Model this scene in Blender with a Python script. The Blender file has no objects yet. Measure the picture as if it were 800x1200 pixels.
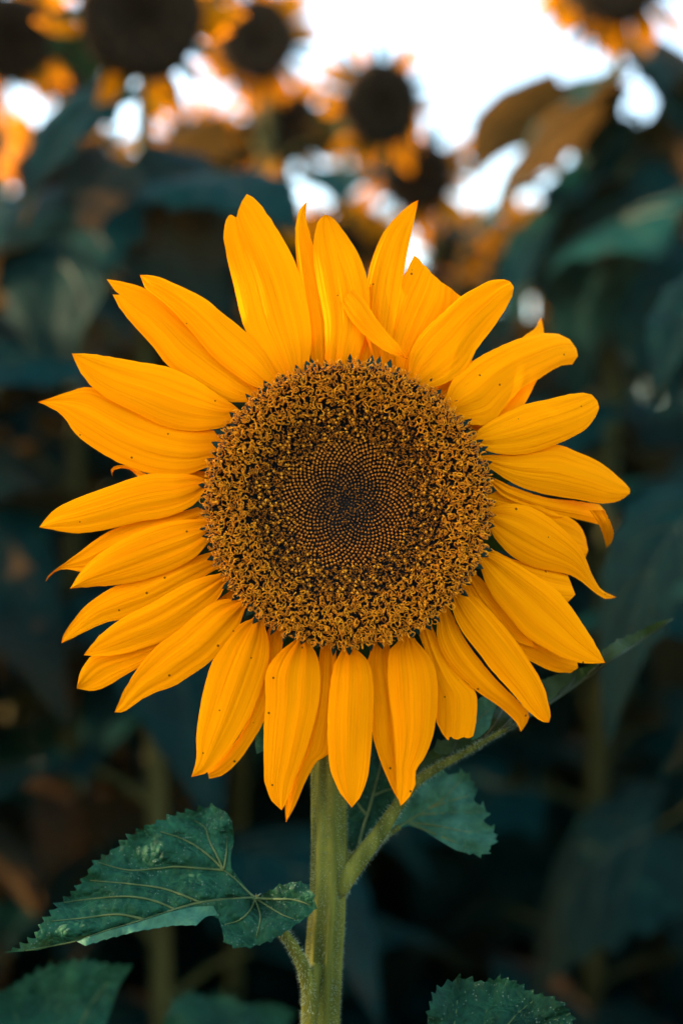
import bpy, bmesh, math, random
from mathutils import Vector, Matrix, noise
from mathutils.geometry import delaunay_2d_cdt

# ------------------------------------------------------------------ camera, sky, sun, exposure
scene = bpy.context.scene
COL = scene.collection
D = 0.6667            # camera to the flower's face
H = 1.25              # height of the lens axis above the ground
cam_data = bpy.data.cameras.new('camera')
cam_data.sensor_fit = 'HORIZONTAL'
cam_data.sensor_width = 24.0
cam_data.lens = 50.0
cam_data.clip_start = 0.02
cam_data.clip_end = 2000.0
cam_data.dof.use_dof = True
cam_data.dof.focus_distance = D + 0.012
cam_data.dof.aperture_fstop = 3.0
cam = bpy.data.objects.new('camera', cam_data)
cam.location = (0, -D, H)
cam.rotation_euler = (math.radians(90), 0, 0)
COL.objects.link(cam)
scene.camera = cam

SUN_EL = math.radians(11)
SUN_AZ = math.radians(-80)      # 0 = straight behind the flower (+Y), positive to the right
world = bpy.data.worlds.new('World')
scene.world = world
world.use_nodes = True
wn = world.node_tree
wn.nodes.clear()
sky = wn.nodes.new('ShaderNodeTexSky')
sky.sky_type = 'NISHITA'
sky.sun_disc = False
sky.sun_elevation = SUN_EL
sky.sun_rotation = SUN_AZ
sky.air_density = 1.0
sky.dust_density = 2.6
sky.ozone_density = 1.0
bg = wn.nodes.new('ShaderNodeBackground')
bg.inputs['Strength'].default_value = 0.15
wo = wn.nodes.new('ShaderNodeOutputWorld')
wn.links.new(sky.outputs[0], bg.inputs['Color'])
wn.links.new(bg.outputs[0], wo.inputs['Surface'])

sun_data = bpy.data.lights.new('sun', 'SUN')
sun_data.energy = 2.2
sun_data.angle = math.radians(0.6)
sun_data.color = (1.0, 0.72, 0.46)
sun = bpy.data.objects.new('sun', sun_data)
sv = Vector((math.sin(SUN_AZ) * math.cos(SUN_EL), math.cos(SUN_AZ) * math.cos(SUN_EL), math.sin(SUN_EL)))
sun.rotation_euler = (-sv).to_track_quat('-Z', 'Y').to_euler()
sun.location = (0, 0, 6)
COL.objects.link(sun)

scene.view_settings.view_transform = 'Standard'
scene.view_settings.look = 'None'
scene.view_settings.gamma = 1.0
scene.view_settings.use_curve_mapping = False
scene.view_settings.exposure = 3.05
scene.cycles.max_bounces = 4
scene.cycles.diffuse_bounces = 2
scene.cycles.transmission_bounces = 4

# ------------------------------------------------------------------ helpers
S0 = 0.0004           # metres per photo pixel in the flower's plane
def P(px, py, y=0.0):
    s = S0 * (D + y) / D
    return Vector(((px - 400) * s, y, H - (py - 600) * s))

def obj(name, verts, faces, mat=None, parent=None, smooth=True, edges=()):
    me = bpy.data.meshes.new(name)
    me.from_pydata([tuple(v) for v in verts], list(edges), faces)
    if smooth:
        me.polygons.foreach_set('use_smooth', [True] * len(me.polygons))
    me.update()
    o = bpy.data.objects.new(name, me)
    if mat is not None:
        me.materials.append(mat)
    COL.objects.link(o)
    if parent is not None:
        o.parent = parent
    return o

def empty(name, loc, label=None, cat=None, group=None):
    o = bpy.data.objects.new(name, None)
    o.location = loc
    o.empty_display_size = 0.05
    COL.objects.link(o)
    if label: o['label'] = label
    if cat: o['category'] = cat
    if group: o['group'] = group
    return o

def uv_set(o, uvs, name='UVMap'):
    me = o.data
    lay = me.uv_layers.new(name=name)
    for lp in me.loops:
        lay.data[lp.index].uv = uvs[lp.vertex_index]

def fattr(o, name, vals):
    a = o.data.attributes.new(name, 'FLOAT', 'POINT')
    a.data.foreach_set('value', list(vals))

def catmull(pts, n):
    """resample a polyline smoothly by arc length into n points"""
    pts = [Vector(p) for p in pts]
    if len(pts) == 2:
        return [pts[0].lerp(pts[1], i / (n - 1)) for i in range(n)]
    dense = []
    ext = [2 * pts[0] - pts[1]] + pts + [2 * pts[-1] - pts[-2]]
    for i in range(1, len(ext) - 2):
        p0, p1, p2, p3 = ext[i-1], ext[i], ext[i+1], ext[i+2]
        d1 = max((p1 - p0).length, 1e-9) ** 0.5
        d2 = max((p2 - p1).length, 1e-9) ** 0.5
        d3 = max((p3 - p2).length, 1e-9) ** 0.5
        m1 = (p2 - p1) + d2 * ((p1 - p0) / d1 - (p2 - p0) / (d1 + d2))
        m2 = (p2 - p1) + d2 * ((p3 - p2) / d3 - (p3 - p1) / (d2 + d3))
        for k in range(10):
            t = k / 10
            t2, t3 = t * t, t * t * t
            dense.append((2*t3 - 3*t2 + 1) * p1 + (t3 - 2*t2 + t) * m1 + (-2*t3 + 3*t2) * p2 + (t3 - t2) * m2)
    dense.append(pts[-1])
    return linear(dense, n)

def linear(pts, n):
    pts = [Vector(p) for p in pts]
    L = [0.0]
    for a, b in zip(pts, pts[1:]):
        L.append(L[-1] + (b - a).length)
    tot = L[-1]
    out, j = [], 0
    for i in range(n):
        t = tot * i / (n - 1)
        while j < len(L) - 2 and L[j+1] < t:
            j += 1
        seg = L[j+1] - L[j]
        f = 0 if seg < 1e-12 else (t - L[j]) / seg
        out.append(pts[j].lerp(pts[j+1], min(max(f, 0), 1)))
    return out

def tube(path, radii, sides=8, caps=True, wob=0.0, flute=0, famp=0.0):
    """tube along 3-D path; returns verts, faces"""
    verts, faces = [], []
    n = len(path)
    up = Vector((0.31, -0.2, 0.93)).normalized()
    t0 = (path[1] - path[0]).normalized()
    if abs(t0.dot(up)) > 0.9:
        up = Vector((1, 0.1, 0)).normalized()
    a = t0.cross(up).normalized()
    for i in range(n):
        t = (path[min(i+1, n-1)] - path[max(i-1, 0)]).normalized()
        a = (a - t * a.dot(t)).normalized()
        b = t.cross(a)
        r = radii[i] if hasattr(radii, '__len__') else radii
        for k in range(sides):
            an = 2 * math.pi * k / sides
            rr = r * (1 + famp * math.cos(flute * an + 0.8) if flute else 1)
            if wob:
                rr *= 1 + wob * noise.noise(Vector((i * 0.37, k * 1.7, r * 90)))
            verts.append(path[i] + (a * math.cos(an) + b * math.sin(an)) * rr)
    for i in range(n - 1):
        for k in range(sides):
            k2 = (k + 1) % sides
            faces.append((i*sides + k, i*sides + k2, (i+1)*sides + k2, (i+1)*sides + k))
    if caps:
        faces.append(tuple(range(sides))[::-1])
        faces.append(tuple((n-1)*sides + k for k in range(sides)))
    return verts, faces

class MB:
    def __init__(self): self.v, self.f, self.a = [], [], []
    def add(self, vf, val=0.0):
        o = len(self.v)
        self.v += vf[0]
        self.f += [tuple(i + o for i in f) for f in vf[1]]
        self.a += [val] * len(vf[0])
    def build(self, name, mat, parent, smooth=True, kind=None, attr=False):
        o = obj(name, self.v, self.f, mat, parent, smooth)
        if attr: fattr(o, 'tone', self.a)
        if kind: o['kind'] = kind
        return o

# ------------------------------------------------------------------ materials
def new_mat(name):
    m = bpy.data.materials.new(name)
    m.use_nodes = True
    nt = m.node_tree
    nt.nodes.clear()
    out = nt.nodes.new('ShaderNodeOutputMaterial')
    return m, nt, out

def N(nt, typ, **kw):
    n = nt.nodes.new(typ)
    for k, v in kw.items():
        if k in n.inputs: n.inputs[k].default_value = v
        else: setattr(n, k, v)
    return n

def ramp(nt, src, stops, interp='LINEAR'):
    r = nt.nodes.new('ShaderNodeValToRGB')
    r.color_ramp.interpolation = interp
    el = r.color_ramp.elements
    while len(el) < len(stops): el.new(0.5)
    for e, (p, c) in zip(el, stops):
        e.position = p
        e.color = (*c, 1) if len(c) == 3 else c
    nt.links.new(src, r.inputs[0])
    return r

def mixc(nt, fac, a, b, mode='MIX'):
    m = nt.nodes.new('ShaderNodeMix')
    m.data_type = 'RGBA'
    m.blend_type = mode
    for sock, v in ((m.inputs[0], fac), (m.inputs[6], a), (m.inputs[7], b)):
        if hasattr(v, 'is_output'): nt.links.new(v, sock)
        else: sock.default_value = v if not isinstance(v, tuple) or len(v) == 4 else (*v, 1)
    return m.outputs[2]

def math_n(nt, op, a, b=None):
    m = nt.nodes.new('ShaderNodeMath')
    m.operation = op
    for i, v in enumerate((a, b)):
        if v is None: continue
        if hasattr(v, 'is_output'): nt.links.new(v, m.inputs[i])
        else: m.inputs[i].default_value = v
    return m.outputs[0]

def leafy(nt, out, color, trans_color, trans, rough, spec, normal=None):
    p = N(nt, 'ShaderNodeBsdfPrincipled', Roughness=rough)
    p.inputs['Specular IOR Level'].default_value = spec
    t = N(nt, 'ShaderNodeBsdfTranslucent')
    for s, c in ((p.inputs['Base Color'], color), (t.inputs['Color'], trans_color)):
        if hasattr(c, 'is_output'): nt.links.new(c, s)
        else: s.default_value = (*c, 1)
    if normal is not None:
        nt.links.new(normal, p.inputs['Normal'])
    mx = N(nt, 'ShaderNodeMixShader')
    mx.inputs[0].default_value = trans
    nt.links.new(p.outputs[0], mx.inputs[1])
    nt.links.new(t.outputs[0], mx.inputs[2])
    nt.links.new(mx.outputs[0], out.inputs['Surface'])
    return p

def petal_material():
    m, nt, out = new_mat('petal_yellow')
    uv = N(nt, 'ShaderNodeUVMap')
    mp = N(nt, 'ShaderNodeMapping')
    mp.inputs['Scale'].default_value = (17, 1.1, 1)
    nt.links.new(uv.outputs[0], mp.inputs[0])
    oi = N(nt, 'ShaderNodeObjectInfo')
    off = N(nt, 'ShaderNodeCombineXYZ')
    sc = math_n(nt, 'MULTIPLY', oi.outputs['Random'], 37.0)
    for i in range(3): nt.links.new(sc, off.inputs[i])
    nt.links.new(off.outputs[0], mp.inputs['Location'])
    veins = N(nt, 'ShaderNodeTexNoise', Scale=1.0, Detail=3.0, Roughness=0.6)
    nt.links.new(mp.outputs[0], veins.inputs['Vector'])
    mp2 = N(nt, 'ShaderNodeMapping')
    mp2.inputs['Scale'].default_value = (4.5, 0.8, 1)
    nt.links.new(uv.outputs[0], mp2.inputs[0])
    nt.links.new(off.outputs[0], mp2.inputs['Location'])
    broad = N(nt, 'ShaderNodeTexNoise', Scale=1.0, Detail=2.0)
    nt.links.new(mp2.outputs[0], broad.inputs['Vector'])
    c1 = ramp(nt, veins.outputs['Fac'], [(0.28, (0.84, 0.212, 0.0003)), (0.5, (0.95, 0.274, 0.0004)), (0.75, (0.98, 0.300, 0.0004))])
    c2 = ramp(nt, broad.outputs['Fac'], [(0.3, (0.88, 0.86, 0.8)), (0.55, (1, 1, 1))])
    col = mixc(nt, 1.0, c1.outputs[0], c2.outputs[0], 'MULTIPLY')
    # deeper orange towards the petal's own root
    sep = N(nt, 'ShaderNodeSeparateXYZ')
    nt.links.new(uv.outputs[0], sep.inputs[0])
    root = ramp(nt, sep.outputs['Y'], [(0.02, (0.72, 0.55, 0.5)), (0.24, (1, 1, 1))])
    col = mixc(nt, 1.0, col, root.outputs[0], 'MULTIPLY')
    # pollen crumbs and specks of dirt
    tc = N(nt, 'ShaderNodeTexCoord')
    vor = N(nt, 'ShaderNodeTexVoronoi', Scale=120.0)
    nt.links.new(tc.outputs['Object'], vor.inputs['Vector'])
    dots = math_n(nt, 'LESS_THAN', vor.outputs['Distance'], 0.075)
    sepc = N(nt, 'ShaderNodeSeparateColor')
    nt.links.new(vor.outputs['Color'], sepc.inputs[0])
    rare = math_n(nt, 'GREATER_THAN', sepc.outputs[0], 0.55)
    spk = math_n(nt, 'MULTIPLY', dots, rare)
    col = mixc(nt, spk, col, (0.12, 0.035, 0.004))
    bh = math_n(nt, 'ADD', veins.outputs['Fac'], math_n(nt, 'MULTIPLY', broad.outputs['Fac'], 1.2))
    bump = N(nt, 'ShaderNodeBump', Strength=0.38, Distance=0.0013)
    nt.links.new(bh, bump.inputs['Height'])
    leafy(nt, out, col, (0.95, 0.33, 0.001), 0.12, 0.8, 0.012, bump.outputs[0])
    return m

def leaf_material(name, base, dark, trans_col, trans=0.22, dust=0.0, bumpd=0.0012, rough=0.55, cell=260.0, spec=0.05):
    m, nt, out = new_mat(name)
    tc = N(nt, 'ShaderNodeTexCoord')
    oi = N(nt, 'ShaderNodeObjectInfo')
    n1 = N(nt, 'ShaderNodeTexNoise', Scale=28.0, Detail=4.0)
    nt.links.new(tc.outputs['Object'], n1.inputs['Vector'])
    n4 = N(nt, 'ShaderNodeTexNoise', Scale=150.0, Detail=5.0, Roughness=0.7)
    nt.links.new(tc.outputs['Object'], n4.inputs['Vector'])
    mixn = math_n(nt, 'ADD', math_n(nt, 'MULTIPLY', n1.outputs['Fac'], 0.55), math_n(nt, 'MULTIPLY', n4.outputs['Fac'], 0.45))
    r1 = ramp(nt, mixn, [(0.38, dark), (0.62, base)])
    hsv = N(nt, 'ShaderNodeHueSaturation')
    nt.links.new(r1.outputs[0], hsv.inputs['Color'])
    vv = math_n(nt, 'ADD', math_n(nt, 'MULTIPLY', oi.outputs['Random'], 0.5), 0.75)
    nt.links.new(vv, hsv.inputs['Value'])
    col = hsv.outputs[0]
    vor = N(nt, 'ShaderNodeTexVoronoi', Scale=cell, feature='F1')
    warp = N(nt, 'ShaderNodeTexNoise', Scale=60.0, Detail=2.0)
    nt.links.new(tc.outputs['Object'], warp.inputs['Vector'])
    wv = N(nt, 'ShaderNodeVectorMath', operation='MULTIPLY_ADD')
    nt.links.new(warp.outputs['Color'], wv.inputs[0])
    wv.inputs[1].default_value = (0.012, 0.012, 0.012)
    nt.links.new(tc.outputs['Object'], wv.inputs[2])
    nt.links.new(wv.outputs[0], vor.inputs['Vector'])
    net = ramp(nt, vor.outputs['Distance'], [(0.35, (1, 1, 1)), (0.75, (1.25, 1.2, 1.12))])
    col = mixc(nt, 1.0, col, net.outputs[0], 'MULTIPLY')
    if dust > 0:
        v2 = N(nt, 'ShaderNodeTexVoronoi', Scale=800.0)
        nt.links.new(tc.outputs['Object'], v2.inputs['Vector'])
        d = math_n(nt, 'LESS_THAN', v2.outputs['Distance'], 0.30)
        s = N(nt, 'ShaderNodeSeparateColor')
        nt.links.new(v2.outputs['Color'], s.inputs[0])
        n3 = N(nt, 'ShaderNodeTexNoise', Scale=45.0, Detail=2.0)
        nt.links.new(tc.outputs['Object'], n3.inputs['Vector'])
        thr = math_n(nt, 'ADD', math_n(nt, 'MULTIPLY', n3.outputs['Fac'], 0.9), 0.36 + (1 - dust) * 0.2)
        d = math_n(nt, 'MULTIPLY', d, math_n(nt, 'GREATER_THAN', s.outputs[0], thr))
        col = mixc(nt, d, col, (0.075, 0.12, 0.085))
    bh = math_n(nt, 'ADD', math_n(nt, 'MULTIPLY', vor.outputs['Distance'], -0.6), math_n(nt, 'ADD', n1.outputs['Fac'], math_n(nt, 'MULTIPLY', n4.outputs['Fac'], 0.5)))
    bump = N(nt, 'ShaderNodeBump', Strength=0.85, Distance=bumpd)
    nt.links.new(bh, bump.inputs['Height'])
    leafy(nt, out, col, trans_col, trans, rough, spec, bump.outputs[0])
    return m

def simple(name, c1, c2, scale=200.0, rough=0.7, spec=0.2, bumpd=0.0, stretch=(1, 1, 1), trans=0.0):
    m, nt, out = new_mat(name)
    tc = N(nt, 'ShaderNodeTexCoord')
    mp = N(nt, 'ShaderNodeMapping')
    mp.inputs['Scale'].default_value = stretch
    nt.links.new(tc.outputs['Object'], mp.inputs[0])
    n1 = N(nt, 'ShaderNodeTexNoise', Scale=scale, Detail=4.0)
    nt.links.new(mp.outputs[0], n1.inputs['Vector'])
    r = ramp(nt, n1.outputs['Fac'], [(0.3, c1), (0.7, c2)])
    nrm = None
    if bumpd:
        b = N(nt, 'ShaderNodeBump', Strength=0.6, Distance=bumpd)
        nt.links.new(n1.outputs['Fac'], b.inputs['Height'])
        nrm = b.outputs[0]
    leafy(nt, out, r.outputs[0], r.outputs[0], trans, rough, spec, nrm)
    return m

def toned(name, stops, rough=0.6, spec=0.2, trans=0.1):
    spec *= 0.25
    m, nt, out = new_mat(name)
    at = N(nt, 'ShaderNodeAttribute', attribute_name='tone')
    r = ramp(nt, at.outputs['Fac'], stops)
    leafy(nt, out, r.outputs[0], r.outputs[0], trans, rough, spec)
    return m

M = {}
M['petal'] = petal_material()
M['leaf'] = leaf_material('leaf_green', (0.012, 0.060, 0.030), (0.003, 0.019, 0.011), (0.03, 0.06, 0.01), 0.10, dust=0.75, bumpd=0.0035)
M['leaf_under'] = leaf_material('leaf_underside', (0.034, 0.105, 0.064), (0.010, 0.045, 0.028), (0.05, 0.10, 0.01), 0.16, dust=0.3)
M['leaf_dry'] = leaf_material('leaf_olive', (0.026, 0.040, 0.015), (0.010, 0.021, 0.009), (0.05, 0.09, 0.01), 0.15, dust=0.2)
M['bg_leaf_shaded'] = leaf_material('field_leaf_shaded', (0.004, 0.029, 0.025), (0.002, 0.016, 0.016), (0.16, 0.085, 0.02), 0.17, bumpd=0.002, rough=0.5, cell=90.0, spec=0.015)  # canopy shade put into the base colour, darker than the main plant's leaf
M['vein'] = simple('leaf_vein', (0.035, 0.065, 0.018), (0.075, 0.10, 0.03), 150, 0.6)
M['bg_vein'] = simple('field_leaf_vein', (0.018, 0.030, 0.014), (0.035, 0.045, 0.018), 60, 0.6)
M['stem'] = simple('stem_green', (0.038, 0.046, 0.008), (0.135, 0.134, 0.022), 170, 0.62, 0.03, 0.0012, (1, 1, 0.12))
M['bg_stem'] = simple('field_stem', (0.035, 0.045, 0.014), (0.085, 0.07, 0.02), 60, 0.6, 0.06, 0.0015, (1, 1, 0.1))
M['hair'] = simple('stem_hair', (0.26, 0.33, 0.20), (0.42, 0.48, 0.30), 100, 0.5, 0.3, trans=0.4)
M['bract'] = leaf_material('bract_green', (0.014, 0.034, 0.024), (0.007, 0.018, 0.014), (0.05, 0.10, 0.01), 0.12, bumpd=0.0008)
M['disc'] = simple('disc_dark', (0.008, 0.010, 0.012), (0.020, 0.020, 0.018), 400, 0.85, 0.1, 0.001)
M['bud'] = toned('floret_bud', [(0.0, (0.10, 0.036, 0.010)), (0.35, (0.46, 0.145, 0.016)), (1.0, (0.80, 0.28, 0.022))], 0.6, 0.2, 0.05)
M['anther'] = toned('floret_anther', [(0.0, (0.014, 0.012, 0.012)), (0.5, (0.03, 0.018, 0.012)), (0.55, (0.60, 0.22, 0.012)), (1.0, (0.95, 0.38, 0.025))], 0.6, 0.2, 0.1)
M['stigma'] = toned('floret_stigma', [(0.0, (0.26, 0.075, 0.008)), (0.5, (0.74, 0.225, 0.009)), (1.0, (0.95, 0.36, 0.012))], 0.55, 0.2, 0.12)
M['bg_disc'] = simple('field_disc', (0.010, 0.010, 0.010), (0.06, 0.035, 0.014), 120, 0.9, 0.1, 0.004)
M['bg_petal'] = simple('field_petal', (0.66, 0.19, 0.002), (0.84, 0.28, 0.003), 60, 0.6, 0.03, trans=0.42)
M['soil'] = simple('soil', (0.030, 0.024, 0.019), (0.075, 0.056, 0.042), 9, 0.95, 0.1, 0.03)

# ------------------------------------------------------------------ setting: ground
def build_ground():
    n, R = 60, 900.0
    verts, faces = [], []
    def co(i):
        t = (i / n) * 2 - 1
        return math.copysign(abs(t) ** 3, t) * R
    for j in range(n + 1):
        for i in range(n + 1):
            x, y = co(i), co(j)
            z = 0.05 * noise.noise(Vector((x * 0.9, y * 0.9, 0))) if abs(x) < 20 and abs(y) < 20 else 0
            verts.append((x, y, z - 0.04))
    for j in range(n):
        for i in range(n):
            a = j * (n + 1) + i
            faces.append((a, a + 1, a + n + 2, a + n + 1))
    g = obj('ground', verts, faces, M['soil'])
    g['kind'] = 'structure'
    g['label'] = 'brown soil of the sunflower field'
build_ground()

# ------------------------------------------------------------------ the main flower
CX, CY, RD = 407.0, 591.0, 163.0
ROOT = P(384, 1000, 0.045); ROOT.z = 0.0
flower = empty('sunflower', ROOT, 'large sharp sunflower in full bloom with bright yellow petals and brown seed disc', 'sunflower')

def child(name, mb_or_v, faces=None, mat=None, parent=flower, smooth=True, local=True):
    pass

def rel(vs):
    return [Vector(v) - ROOT for v in vs]

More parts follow.
